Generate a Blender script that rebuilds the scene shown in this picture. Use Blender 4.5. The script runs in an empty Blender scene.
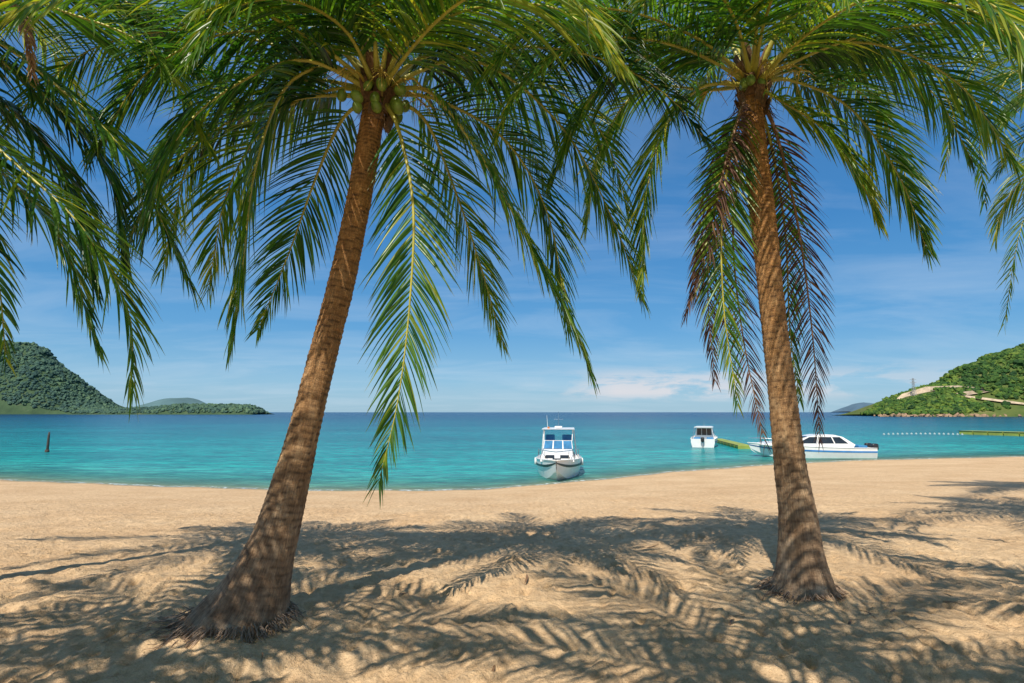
import bpy, bmesh, math, random
import numpy as np
from mathutils import Vector, Matrix, noise as mnoise
random.seed(7); rng=np.random.default_rng(7)
R=math.radians
scn=bpy.context.scene; col=scn.collection
# ---------------------------------------------------------------- camera
FP=20/36*1024; PITCH=math.atan(70.5/FP); CZ=1.7; SEA=-1.5
cp,sp=math.cos(PITCH),math.sin(PITCH)
cam=bpy.data.cameras.new('camera'); cam.lens=20; cam.sensor_width=36; cam.clip_start=.05; cam.clip_end=30000
co=bpy.data.objects.new('camera',cam); col.objects.link(co); co.location=(0,0,CZ); co.rotation_euler=(math.pi/2+PITCH,0,0); scn.camera=co
scn.view_settings.view_transform='Standard'; scn.view_settings.look='None'; scn.view_settings.exposure=0
def P(px,py,Y):
    xn=(px-512)/FP; v=(341.5-py)/FP
    dy=cp-v*sp; dz=sp+v*cp; s=Y/dy
    return Vector((xn*s,Y,CZ+dz*s))
def S_(py,Y):
    v=(341.5-py)/FP; return Y/(cp-v*sp)/FP      # metres per pixel
def onsea(px,py,z=SEA):
    v=(341.5-py)/FP; dy=cp-v*sp; dz=sp+v*cp
    return P(px,py,(z-CZ)/dz*dy)
# ---------------------------------------------------------------- helpers
def mesh(name,V,F,smooth=True,attrs=None,mats=None,parent=None):
    m=bpy.data.meshes.new(name)
    V=np.asarray(V,dtype=float)
    m.from_pydata(V.tolist(),[],F.tolist() if hasattr(F,'tolist') else F)
    if smooth: m.polygons.foreach_set('use_smooth',[True]*len(m.polygons))
    for k,a in (attrs or {}).items():
        a=np.asarray(a,dtype=np.float32)
        if a.ndim==1:
            at=m.attributes.new(k,'FLOAT','POINT'); at.data.foreach_set('value',a)
        else:
            at=m.attributes.new(k,'FLOAT_VECTOR','POINT'); at.data.foreach_set('vector',a.ravel())
    if mats: m.materials.append(mats)
    m.update()
    o=bpy.data.objects.new(name,m); col.objects.link(o)
    if parent: 
        o.parent=parent
    return o
def tag(o,label=None,cat=None,group=None,kind=None):
    if label:o['label']=label
    if cat:o['category']=cat
    if group:o['group']=group
    if kind:o['kind']=kind
    return o
def empty(name,loc,rz=0):
    o=bpy.data.objects.new(name,None); col.objects.link(o); o.location=loc; o.rotation_euler=(0,0,rz); o.empty_display_size=.2
    return o
def norm(a): return a/np.maximum(np.linalg.norm(a,axis=-1,keepdims=True),1e-9)
def catmull(pts,n):
    p=np.array([list(q) for q in pts],dtype=float)
    p=np.vstack([2*p[0]-p[1],p,2*p[-1]-p[-2]])
    out=[]
    segs=len(p)-3
    for i in range(segs):
        for k in range(24):
            t=k/24
            a,b,c,d=p[i:i+4]
            out.append(.5*((2*b)+(-a+c)*t+(2*a-5*b+4*c-d)*t*t+(-a+3*b-3*c+d)*t**3))
    out.append(p[-2]); out=np.array(out)
    seg=np.linalg.norm(np.diff(out[:,:3],axis=0),axis=1); s=np.concatenate([[0],np.cumsum(seg)])
    q=np.linspace(0,s[-1],n)
    return np.stack([np.interp(q,s,out[:,j]) for j in range(out.shape[1])],1),s[-1]
class MB:
    def __init__(s): s.V=[];s.F=[]
    def add(s,V,F):
        n=len(s.V); s.V+= [tuple(v) for v in V]; s.F+=[tuple(i+n for i in f) for f in F]; return s
    def box(s,c,d,bev=0):
        x,y,z=c;a,b,e=d[0]/2,d[1]/2,d[2]/2
        if bev<=0:
            V=[(x+i*a,y+j*b,z+k*e) for i in(-1,1) for j in(-1,1) for k in(-1,1)]
            return s.add(V,[(0,1,3,2),(4,6,7,5),(0,4,5,1),(2,3,7,6),(0,2,6,4),(1,5,7,3)])
        bm=bmesh.new(); bmesh.ops.create_cube(bm,size=1,matrix=Matrix.Translation(c)@Matrix.Diagonal((*d,1)))
        bmesh.ops.bevel(bm,geom=bm.edges[:],offset=bev,segments=2,affect='EDGES',profile=.6)
        bm.verts.ensure_lookup_table()
        s.add([v.co for v in bm.verts],[[v.index for v in f.verts] for f in bm.faces]); bm.free(); return s
    def tube(s,pts,r,n=8,cap=True):
        pts=[Vector(p) for p in pts]; rs=r if hasattr(r,'__len__') else [r]*len(pts)
        V=[];F=[]
        for i,p in enumerate(pts):
            t=(pts[min(i+1,len(pts)-1)]-pts[max(i-1,0)]).normalized()
            a=t.orthogonal().normalized() if i==0 else (pa-t*pa.dot(t)).normalized()
            pa=a; b=t.cross(a)
            for k in range(n):
                w=2*math.pi*k/n; V.append(p+(a*math.cos(w)+b*math.sin(w))*rs[i])
        for i in range(len(pts)-1):
            for k in range(n): F.append((i*n+k,i*n+(k+1)%n,(i+1)*n+(k+1)%n,(i+1)*n+k))
        if cap: F.append(tuple(range(n))[::-1]); F.append(tuple((len(pts)-1)*n+k for k in range(n)))
        return s.add(V,F)
    def prism(s,prof,w0,w1=None):
        w1=w0 if w1 is None else w1
        zs=[q[1] for q in prof]; lo,hi=min(zs),max(zs)
        W=[w0+(w1-w0)*(q[1]-lo)/max(hi-lo,1e-6) for q in prof]; n=len(prof)
        V=[(q[0],-w,q[1]) for q,w in zip(prof,W)]+[(q[0],w,q[1]) for q,w in zip(prof,W)]
        F=[tuple(range(n)),tuple(range(2*n-1,n-1,-1))]+[(i,i+n,(i+1)%n+n,(i+1)%n) for i in range(n)]
        return s.add(V,F)
    def quad(s,a,b,c,d,th=.012):
        a,b,c,d=map(Vector,(a,b,c,d)); n=(b-a).cross(d-a).normalized()*th
        V=[a,b,c,d,a+n,b+n,c+n,d+n]
        return s.add(V,[(3,2,1,0),(4,5,6,7),(0,1,5,4),(1,2,6,5),(2,3,7,6),(3,0,4,7)])
    def build(s,name,mat,parent=None,smooth=False): return mesh(name,s.V,s.F,smooth,None,mat,parent)
# ---------------------------------------------------------------- material helpers
def mat(name):
    m=bpy.data.materials.new(name); m.use_nodes=True; nt=m.node_tree; nt.nodes.clear()
    out=nt.nodes.new('ShaderNodeOutputMaterial'); b=nt.nodes.new('ShaderNodeBsdfPrincipled'); nt.links.new(b.outputs[0],out.inputs[0])
    return m,nt,b,out
def N(nt,t,**k):
    n=nt.nodes.new(t)
    for a,v in k.items():
        if a.startswith('i_'):
            key=a[2:]; n.inputs[int(key) if key.isdigit() else key.replace('_',' ')].default_value=v
        else: setattr(n,a,v)
    return n
def ramp(nt,src,stops,interp='LINEAR'):
    r=nt.nodes.new('ShaderNodeValToRGB'); e=r.color_ramp.elements; r.color_ramp.interpolation=interp
    while len(e)<len(stops): e.new(.5)
    for q,(p,c) in zip(e,stops): q.position=p; q.color=(*c,1) if len(c)==3 else c
    nt.links.new(src,r.inputs[0]); return r.outputs[0]
def math_(nt,op,a,b=None,clamp=False):
    n=nt.nodes.new('ShaderNodeMath'); n.operation=op; n.use_clamp=clamp
    for i,x in enumerate((a,b)):
        if x is None: continue
        if isinstance(x,(int,float)): n.inputs[i].default_value=x
        else: nt.links.new(x,n.inputs[i])
    return n.outputs[0]
def mixc(nt,f,a,b,mode='MIX'):
    n=nt.nodes.new('ShaderNodeMix'); n.data_type='RGBA'; n.blend_type=mode
    for s,x in ((n.inputs[0],f),(n.inputs[6],a),(n.inputs[7],b)):
        if isinstance(x,(int,float)): s.default_value=x
        elif isinstance(x,tuple): s.default_value=(*x,1) if len(x)==3 else x
        else: nt.links.new(x,s)
    return n.outputs[2]
def noisen(nt,vec,scale,detail=4,rough=.55,dist=0,sc=None):
    if sc:
        mp=nt.nodes.new('ShaderNodeMapping'); mp.inputs['Scale'].default_value=sc; nt.links.new(vec,mp.inputs[0]); vec=mp.outputs[0]
    n=N(nt,'ShaderNodeTexNoise',i_Scale=scale,i_Detail=detail,i_Roughness=rough,i_Distortion=dist); nt.links.new(vec,n.inputs['Vector']); return n.outputs[0]
def bump(nt,h,b,strength=.5,dist=.02,prev=None):
    n=N(nt,'ShaderNodeBump',i_Strength=strength,i_Distance=dist); nt.links.new(h,n.inputs['Height'])
    if prev is not None: nt.links.new(prev,n.inputs['Normal'])
    if b: nt.links.new(n.outputs[0],b.inputs['Normal'])
    return n.outputs[0]
def simple(name,c,rough=.5,var=.12,metal=0,scale=3,bmp=0,spec=.5):
    m,nt,b,o=mat(name); tc=N(nt,'ShaderNodeTexCoord')
    n=noisen(nt,tc.outputs['Object'],scale,5)
    c2=tuple(x*(1-var) for x in c); c1=tuple(min(1,x*(1+var*.6)) for x in c)
    nt.links.new(ramp(nt,n,[(.3,c2),(.7,c1)]),b.inputs['Base Color'])
    b.inputs['Roughness'].default_value=rough; b.inputs['Metallic'].default_value=metal; b.inputs['Specular IOR Level'].default_value=spec
    if bmp: bump(nt,n,b,bmp,.02)
    return m
# ---------------------------------------------------------------- light and sky
AZ=math.atan2(-.38,-1.0); EL=R(51)
sd=Vector((math.sin(AZ)*math.cos(EL),math.cos(AZ)*math.cos(EL),math.sin(EL)))
L=bpy.data.lights.new('sun','SUN'); L.energy=5.0; L.angle=R(.4); L.color=(1,.92,.79)
lo=bpy.data.objects.new('sun',L); col.objects.link(lo); lo.rotation_euler=sd.to_track_quat('Z','Y').to_euler()
w=bpy.data.worlds.new('World'); scn.world=w; w.use_nodes=True; nt=w.node_tree; nt.nodes.clear()
wo=N(nt,'ShaderNodeOutputWorld'); bg=N(nt,'ShaderNodeBackground'); bg.inputs[1].default_value=.13; nt.links.new(bg.outputs[0],wo.inputs[0])
sky=N(nt,'ShaderNodeTexSky'); sky.sky_type='NISHITA'; sky.sun_disc=False; sky.sun_elevation=EL; sky.sun_rotation=AZ
sky.air_density=1.0; sky.dust_density=.5; sky.ozone_density=3.0
hs=N(nt,'ShaderNodeHueSaturation',i_Saturation=1.25,i_Value=1.0); nt.links.new(sky.outputs[0],hs.inputs['Color'])
tc=N(nt,'ShaderNodeTexCoord'); sx=N(nt,'ShaderNodeSeparateXYZ'); nt.links.new(tc.outputs['Generated'],sx.inputs[0])
X,Y,Z=sx.outputs
gr=ramp(nt,Z,[(0,(.29,.50,.66)),(.05,(.22,.46,.68)),(.14,(.10,.33,.63)),(.30,(.05,.225,.53)),(.55,(.06,.18,.42)),(.9,(.12,.19,.32))])
sc_=N(nt,'ShaderNodeVectorMath',operation='SCALE'); sc_.inputs[3].default_value=8.2; nt.links.new(gr,sc_.inputs[0])
base=mixc(nt,.85,hs.outputs[0],sc_.outputs[0])
zz=math_(nt,'ADD',math_(nt,'MAXIMUM',Z,0.0),.10)
cb=N(nt,'ShaderNodeCombineXYZ'); nt.links.new(math_(nt,'DIVIDE',X,zz),cb.inputs[0]); nt.links.new(math_(nt,'DIVIDE',Y,zz),cb.inputs[1])
n1=noisen(nt,cb.outputs[0],.62,9,.6,.6,(1,1.9,1))
wis=ramp(nt,n1,[(.44,(0,0,0)),(.78,(1,1,1))])
wis=math_(nt,'MULTIPLY',wis,.28)
c2=mixc(nt,wis,base,(5.4,6.2,7.0))
n2=noisen(nt,tc.outputs['Generated'],8,7,.62,.2,(1,1,4.5))
band=ramp(nt,Z,[(.015,(0,0,0)),(.032,(1,1,1)),(.055,(.8,.8,.8)),(.08,(0,0,0))])
cm=math_(nt,'MULTIPLY',ramp(nt,n2,[(.42,(0,0,0)),(.54,(1,1,1))]),band)
xm=ramp(nt,X,[(.0,(.05,)*3),(.08,(.25,)*3),(.18,(1,1,1)),(.34,(.9,.9,.9)),(.6,(.4,)*3)])
cm=math_(nt,'MULTIPLY',cm,xm); cm=math_(nt,'MULTIPLY',cm,.85)
c3=mixc(nt,cm,c2,(6.0,5.8,6.0))
nt.links.new(c3,bg.inputs[0])
# ---------------------------------------------------------------- materials
def frond_mat(name,stops,trans,tw=.3,rough=.38):
    m,nt,b,out=mat(name)
    a=N(nt,'ShaderNodeAttribute',attribute_name='tint'); al=N(nt,'ShaderNodeAttribute',attribute_name='along')
    c=ramp(nt,a.outputs['Fac'],stops)
    tcx=N(nt,'ShaderNodeTexCoord'); n=noisen(nt,tcx.outputs['Object'],14,3)
    c=mixc(nt,.35,c,ramp(nt,n,[(.3,(.55,.55,.55)),(.7,(1.35,1.3,1.1))]),'MULTIPLY')
    tip=ramp(nt,al.outputs['Fac'],[(.82,(0,0,0)),(1,(1,1,1))])
    c=mixc(nt,math_(nt,'MULTIPLY',tip,.5),c,(.26,.17,.06))
    nt.links.new(c,b.inputs['Base Color']); b.inputs['Roughness'].default_value=rough; b.inputs['Specular IOR Level'].default_value=.5
    tr=N(nt,'ShaderNodeBsdfTranslucent'); nt.links.new(mixc(nt,1.0,c,trans,'MULTIPLY'),tr.inputs[0])
    ad=N(nt,'ShaderNodeMixShader'); ad.inputs[0].default_value=tw; nt.links.new(b.outputs[0],ad.inputs[1]); nt.links.new(tr.outputs[0],ad.inputs[2])
    nt.links.new(ad.outputs[0],out.inputs[0]); return m
M_green=frond_mat('palm leaf green',[(0,(.008,.036,.012)),(.3,(.030,.105,.018)),(.6,(.095,.205,.02)),(1,(.42,.40,.045))],(2.4,2.4,.8),.38,.32)
M_dry=frond_mat('palm leaf dry',[(0,(.06,.028,.03)),(.5,(.16,.08,.055)),(1,(.34,.2,.09))],(1.5,1.3,1.2),.25,.7)
M_rib=simple('palm midrib',(.46,.42,.07),.4,.3,scale=6)
M_ribdry=simple('palm midrib dry',(.25,.14,.07),.6,.3,scale=6)
M_nut=simple('coconut',(.17,.26,.035),.4,.35,scale=9)
M_flower=simple('flower stalk',(.50,.36,.06),.55,.3,scale=12)
M_fibre=simple('sheath fibre',(.18,.10,.045),.9,.5,scale=30,bmp=.8)
M_root=simple('root fibre',(.36,.25,.17),.9,.5,scale=30)
def trunk_mat():
    m,nt,b,out=mat('palm bark')
    a=N(nt,'ShaderNodeAttribute',attribute_name='tc'); h=N(nt,'ShaderNodeAttribute',attribute_name='hgt'); g=N(nt,'ShaderNodeAttribute',attribute_name='groove_shade')
    v=a.outputs['Vector']
    n1=noisen(nt,v,6,8,.65,.3); n2=noisen(nt,v,9,6,.7,.2,(1,1,9)); n3=noisen(nt,v,34,5,.7,0,(1.6,1.6,.25)); n5=noisen(nt,v,3.2,4,.6,.4)
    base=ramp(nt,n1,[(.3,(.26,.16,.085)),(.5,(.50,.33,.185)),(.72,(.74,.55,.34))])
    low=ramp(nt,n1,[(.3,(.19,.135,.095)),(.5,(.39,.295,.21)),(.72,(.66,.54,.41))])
    up=ramp(nt,n2,[(.3,(.30,.125,.04)),(.5,(.66,.32,.10)),(.75,(.86,.51,.20))])  # orange-brown upper bark, contrast raised to paint in sunlit patches
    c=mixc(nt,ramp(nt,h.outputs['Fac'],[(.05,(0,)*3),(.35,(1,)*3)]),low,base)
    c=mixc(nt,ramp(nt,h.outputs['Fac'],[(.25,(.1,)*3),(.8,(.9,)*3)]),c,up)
    c=mixc(nt,.8,c,ramp(nt,n3,[(.32,(.45,.42,.40)),(.6,(1.18,1.15,1.1))]),'MULTIPLY')
    c=mixc(nt,.45,c,ramp(nt,n5,[(.35,(.62,.57,.54)),(.65,(1.2,1.17,1.1))]),'MULTIPLY')
    c=mixc(nt,math_(nt,'MULTIPLY',g.outputs['Fac'],.85),c,(.07,.04,.025))  # cavity shade painted dark into the ring grooves
    nt.links.new(c,b.inputs['Base Color']); b.inputs['Roughness'].default_value=.85; b.inputs['Specular IOR Level'].default_value=.25
    p=bump(nt,n2,None,.8,.025); bump(nt,n3,b,.9,.025,p); return m
M_trunk=trunk_mat()
# ---------------------------------------------------------------- shore and sand
def vnoise(x,y,seed):
    r=np.random.default_rng(seed).random((256,256))
    xi=np.floor(x).astype(int); yi=np.floor(y).astype(int); fx=x-xi; fy=y-yi; fx=fx*fx*(3-2*fx); fy=fy*fy*(3-2*fy)
    g=lambda a,b:r[a%256,b%256]
    return (g(xi,yi)*(1-fx)*(1-fy)+g(xi+1,yi)*fx*(1-fy)+g(xi,yi+1)*(1-fx)*fy+g(xi+1,yi+1)*fx*fy)-.5
shp=[(-80,477),(0,480),(70,483),(150,486),(250,489.5),(330,491),(420,491),(500,488.5),(560,483.5),(620,477.5),(680,471.5),(740,467),(800,463),(870,460),(940,458.5),(1024,456.5)]
sw=[onsea(a,b) for a,b in shp]
sX=np.array([p.x for p in sw]); sY=np.array([p.y for p in sw])
sX=np.concatenate([[-4000,-60],sX,[70,4000]]); sY=np.concatenate([[31,31],sY,[44,44]])
_xx=np.linspace(-90,90,1801); _yy=np.interp(_xx,sX,sY); k=np.hanning(41);k/=k.sum(); _ys=np.convolve(np.pad(_yy,20,'edge'),k,'valid')
def shore(x): return np.interp(x,_xx,_ys)+.12*np.sin(np.asarray(x)*.9)+.08*np.sin(np.asarray(x)*2.3+1)
def sandz(x,y):
    s=shore(x); t=np.clip((y-6)/(s-6),0,None)
    z=-1.5*np.where(t<1,np.power(np.clip(t,1e-6,1),1.15),1+0*t)
    z=z-np.clip(y-s,0,None)*.055
    return np.maximum(z,-9)
def seq(a,b,st): return np.arange(a,b,st)
xs_p=np.concatenate([seq(0,5,.03),seq(5,14,.065),seq(14,45,.6),np.geomspace(45,6000,22)])
xs=np.concatenate([-xs_p[1:][::-1],xs_p])
ys=[-40,-25,-15,-8,-4,-1,1,2.2]; y=3.0
while y<14: ys.append(y); y+=.0085*y
while y<48: ys.append(y); y+=.018*y
ys+=list(np.geomspace(50,9000,22)); ys=np.array(ys)
GX,GY=np.meshgrid(xs,ys)
GZ=sandz(GX,GY)
near=np.clip((22-GY)/10,0.12,1)*np.clip((GY+5)/4,0,1)*np.clip((40-np.abs(GX))/10,0,1)
GZ+=near*(.09*vnoise(GX*.5,GY*.5,1)+.045*vnoise(GX*1.7+GY*.4,GY*1.7,2)+.034*vnoise(GX*4.1,GY*4.1+GX,3)+.032*vnoise(GX*9.3,GY*9.3,4)+.018*vnoise(GX*21,GY*21,5))
for i in range(3400):
    fy=3+13*random.random()**1.3; fx=random.uniform(-1,1)*(fy*1.0+.6)
    a=random.uniform(-1,1)*.9+math.pi/2; l=random.uniform(.05,.11); wd=random.uniform(.03,.05); dp=random.uniform(.008,.034)
    i0,i1=np.searchsorted(xs,[fx-.3,fx+.3]); j0,j1=np.searchsorted(ys,[fy-.3,fy+.3])
    if i1<=i0 or j1<=j0: continue
    dx=GX[j0:j1,i0:i1]-fx; dy=GY[j0:j1,i0:i1]-fy
    u=(dx*math.cos(a)+dy*math.sin(a))/l; v=(-dx*math.sin(a)+dy*math.cos(a))/wd; r2=u*u+v*v
    GZ[j0:j1,i0:i1]+=dp*(-np.exp(-r2*1.0)+.55*np.exp(-(np.sqrt(r2)-1.7)**2*3))
BL=P(243,622,4.85); BR=P(803,594,5.6)
for b_,rr,hh in ((BL,.75,.07),(BR,.55,.05)):
    d2=(GX-b_.x)**2+(GY-b_.y)**2; GZ+=hh*np.exp(-d2/rr**2)
ny,nx=GX.shape; idx=np.arange(nx*ny).reshape(ny,nx)
F=np.stack([idx[:-1,:-1],idx[:-1,1:],idx[1:,1:],idx[1:,:-1]],-1).reshape(-1,4)
def zat(x,y):
    i=min(max(np.searchsorted(xs,x),1),nx-1); j=min(max(np.searchsorted(ys,y),1),ny-1); return float(GZ[j,i])
m,nt,b,out=mat('beach sand'); tc=N(nt,'ShaderNodeTexCoord'); v=tc.outputs['Object']
n1=noisen(nt,v,.6,6); n2=noisen(nt,v,9,6,.65); n3=noisen(nt,v,160,3,.7)
c=ramp(nt,n1,[(.3,(.71,.49,.285)),(.7,(.84,.62,.385))])
c=mixc(nt,.7,c,ramp(nt,n2,[(.3,(.66,.60,.54)),(.65,(1.1,1.09,1.06))]),'MULTIPLY')
c=mixc(nt,.6,c,ramp(nt,n3,[(.3,(.58,.51,.45)),(.6,(1.14,1.14,1.14))]),'MULTIPLY')
sp_=N(nt,'ShaderNodeSeparateXYZ'); nt.links.new(v,sp_.inputs[0])
wet=ramp(nt,math_(nt,'ADD',math_(nt,'ADD',sp_.outputs[2],1.5),math_(nt,'MULTIPLY',n2,.03)),[(.02,(1,1,1)),(.075,(0,0,0))])
c=mixc(nt,wet,c,(.42,.31,.2))
nt.links.new(c,b.inputs['Base Color']); b.inputs['Roughness'].default_value=.93; b.inputs['Specular IOR Level'].default_value=.1
n4=noisen(nt,v,28,5,.6); p=bump(nt,n2,None,.8,.07); p=bump(nt,n4,None,.9,.028,p); bump(nt,n3,b,.5,.006,p)
M_sand=m
sand=mesh('sand_beach',np.stack([GX,GY,GZ],-1).reshape(-1,3),F,True,None,M_sand)
tag(sand,'pale golden beach sand trodden with footprints sloping to the sea','beach',kind='structure')
# ---------------------------------------------------------------- sea
wx_p=np.concatenate([seq(0,50,1.0),np.geomspace(50,9000,26)]); wx=np.concatenate([-wx_p[1:][::-1],wx_p])
wy=np.concatenate([[-1.2,-.6,-.2],np.arange(0,12,.25),np.geomspace(12,9000,70)])
WX,WO=np.meshgrid(wx,wy); WY=shore(WX)+WO
ny2,nx2=WX.shape; id2=np.arange(nx2*ny2).reshape(ny2,nx2)
F2=np.stack([id2[:-1,:-1],id2[:-1,1:],id2[1:,1:],id2[1:,:-1]],-1).reshape(-1,4)
WZ=np.full_like(WX,SEA)+.03*np.exp(-((WO-1.6)/.7)**2)*(.6+.8*vnoise(WX*.15,WO*0,11))
m,nt,b,out=mat('sea water'); tc=N(nt,'ShaderNodeTexCoord'); v=tc.outputs['Object']; a=N(nt,'ShaderNodeAttribute',attribute_name='sd')
lg=math_(nt,'DIVIDE',math_(nt,'LOGARITHM',math_(nt,'ADD',math_(nt,'MAXIMUM',a.outputs['Fac'],0.0),1.0),10.0),4.0)
nb=noisen(nt,v,.02,5,.6,.3,(1,2.5,1)); nb2=noisen(nt,v,.30,6,.7,.2,(.6,1.6,1)); nb3=noisen(nt,v,1.5,5,.7,.3,(.5,1.3,1)); nb4=noisen(nt,v,.05,5,.7,.3,(.4,1.6,1))
lg2=math_(nt,'ADD',lg,math_(nt,'MULTIPLY',math_(nt,'SUBTRACT',nb,.5),.14))
c=ramp(nt,lg2,[(0,(.32,.56,.43)),(.10,(.12,.48,.41)),(.25,(.018,.39,.37)),(.40,(.003,.265,.30)),(.52,(.002,.15,.225)),(.64,(.001,.068,.16)),(.8,(.001,.045,.135))])
c=mixc(nt,.75,c,ramp(nt,nb2,[(.35,(.55,.64,.70)),(.65,(1.28,1.2,1.15))]),'MULTIPLY')
c=mixc(nt,.85,c,ramp(nt,nb3,[(.40,(.45,.58,.66)),(.64,(1.45,1.34,1.25))]),'MULTIPLY')  # light and dark of the ripples painted into the water colour
c=mixc(nt,.7,c,ramp(nt,nb4,[(.38,(.6,.7,.76)),(.66,(1.3,1.2,1.15))]),'MULTIPLY')
fo=noisen(nt,v,5,6,.7); foam=math_(nt,'MULTIPLY',ramp(nt,a.outputs['Fac'],[(.0,(1,1,1)),(.35,(.9,.9,.9)),(.6,(0,0,0))]),ramp(nt,fo,[(.44,(0,0,0)),(.58,(1,1,1))]))
c=mixc(nt,foam,c,(.8,.85,.84))
nt.links.new(c,b.inputs['Base Color']); b.inputs['Roughness'].default_value=.2; b.inputs['IOR'].default_value=1.33; b.inputs['Specular IOR Level'].default_value=.13
w1=noisen(nt,v,1.6,6,.6,.3,(1,2.2,1)); w2=noisen(nt,v,.25,4,.6,.2,(1,2.6,1)); w3=noisen(nt,v,7,4,.6,0,(1,1.6,1))
p=bump(nt,w2,None,.8,.9); p=bump(nt,w1,None,.9,.25,p); bump(nt,w3,b,.5,.03,p)
tr=N(nt,'ShaderNodeBsdfTransparent'); tr.inputs[0].default_value=(.8,.97,.94,1)
mx=N(nt,'ShaderNodeMixShader'); 
op=ramp(nt,math_(nt,'DIVIDE',a.outputs['Fac'],10.0),[(.0,(.12,)*3),(.12,(.5,)*3),(.6,(1,)*3)])
op=math_(nt,'MAXIMUM',op,foam)
nt.links.new(op,mx.inputs[0]); nt.links.new(tr.outputs[0],mx.inputs[1]); nt.links.new(b.outputs[0],mx.inputs[2]); nt.links.new(mx.outputs[0],out.inputs[0])
sea=mesh('sea',np.stack([WX,WY,WZ],-1).reshape(-1,3),F2,True,{'sd':WO.ravel()},m)
tag(sea,'calm turquoise sea deepening to blue towards the horizon','sea',kind='structure')
# ---------------------------------------------------------------- palms
def frond(parent,origin,pts,leaf=.75,g=1.0,n=88,seed=0,dry=False,tint=.45,roll=0,width=.0265,start=.11,alpha0=58,head=None,miss=0.03,SG=6):
    r=np.random.default_rng(seed+1000); leaf*=1.13
    path,LEN=catmull(pts,60); o0=np.array(origin)
    T=norm(np.gradient(path,axis=0))
    h=path[-1]-path[0]; h[2]=0
    if head is not None: h=np.array([head[0],head[1],0.])
    h=h/max(np.linalg.norm(h),1e-6); hl=T.copy(); hl[:,2]=0
    hh=norm(hl*.6+h); Zv=np.array([0,0,1.])
    S=norm(np.cross(hh,Zv)); S=norm(S-(S*T).sum(1,keepdims=True)*T); Nn=np.cross(S,T)
    cr,sr=math.cos(R(roll)),math.sin(R(roll)); S,Nn=S*cr+Nn*sr,Nn*cr-S*sr
    tt=np.linspace(start,.995,n); tt=np.repeat(tt,2)+r.normal(0,.002,2*n); tt=np.clip(tt,start,.999); side=np.tile([-1.,1.],n)
    keep=r.random(2*n)>miss; tt=tt[keep]; side=side[keep]; K=len(tt)
    ip=lambda A: np.stack([np.interp(tt*59,np.arange(60),A[:,j]) for j in range(3)],1)
    p0,Tk,Sk,Nk=ip(path),norm(ip(T)),norm(ip(S)),norm(ip(Nn))
    al=np.radians(alpha0-(alpha0-20)*((tt-start)/(1-start))**1.3)+r.normal(0,.05,K)
    d0=Tk*np.cos(al)[:,None]+Sk*(side*np.sin(al))[:,None]+Nk*r.normal(.12,.10,K)[:,None]
    d0=norm(d0+r.normal(0,.03,(K,3)))
    q=(tt-start)/(1-start)
    Ls=leaf*(.5+.5*np.sin(np.pi*np.clip(q*.95+.16,0,1))**.7)*(1-.42*q**3)*r.uniform(.84,1.08,K)
    pos=[p0]; dirs=[]; gk=g*r.uniform(.7,1.25,K)
    cur=p0.copy(); wind=r.normal(0,.06,(1,3))
    for k in range(SG):
        f=((k+.4)/SG)**1.25
        d=norm(d0+(np.array([0,0,-1.])*(gk*f)[:,None])+wind*f+r.normal(0,.02,(K,3))*f)
        dirs.append(d); cur=cur+d*(Ls/SG)[:,None]; pos.append(cur)
    dirs.append(dirs[-1]); pos=np.stack(pos,1); dirs=np.stack(dirs,1)
    Wv=Tk[:,None,:]-(Tk[:,None,:]*dirs).sum(-1,keepdims=True)*dirs+.25*np.cross(dirs,Nk[:,None,:])*side[:,None,None]+r.normal(0,.2,(K,1,3))
    Wv=norm(Wv-(Wv*dirs).sum(-1,keepdims=True)*dirs); Fn=np.cross(Wv,dirs)
    prof=np.interp(np.linspace(0,1,SG+1),np.linspace(0,1,7),[.5,1,1,.85,.65,.38,.03])*width/2
    ww=(prof[None,:]*(r.uniform(.8,1.15,K)[:,None])*(1-.35*q**2)[:,None])[:,:,None]
    A=pos-Wv*ww+Fn*ww*.55; B=pos+Wv*ww+Fn*ww*.55
    V=np.stack([A,pos,B],2).reshape(-1,3)
    base=(np.arange(K)*(SG+1)*3)[:,None,None]; k_=(np.arange(SG)*3)[None,:,None]; c_=np.arange(2)[None,None,:]
    a_=base+k_+c_; Fc=np.stack([a_,a_+1,a_+4,a_+3],-1).reshape(-1,4)
    ti=np.clip(tint+r.normal(0,.17,K)+.12*q,0,1); ti=np.repeat(ti,(SG+1)*3)
    alo=np.tile(np.repeat(np.linspace(0,1,SG+1),3),K)
    fo=mesh('frond',V-o0,Fc,True,{'tint':ti,'along':alo},M_dry if dry else M_green,parent)
    rr=np.interp(np.linspace(0,1,60),[0,.04,.12,.5,1],[.042,.028,.018,.011,.003]); mb=MB(); mb.tube((path-o0)[::2],list(rr[::2]),6)
    mb.build('midrib',M_ribdry if dry else M_rib,fo,True)
    return fo
def arc(c,az,el,Ln,bend):
    h=Vector((math.cos(az),math.sin(az),0)); p=Vector(c)+h*.08; out=[p.copy()]; n=8
    for i in range(n):
        t=(i+.5)/n; e=el-bend*(t**1.25); p=p+(h*math.cos(e)+Vector((0,0,1))*math.sin(e))*Ln/n; out.append(p.copy())
    return out
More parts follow.
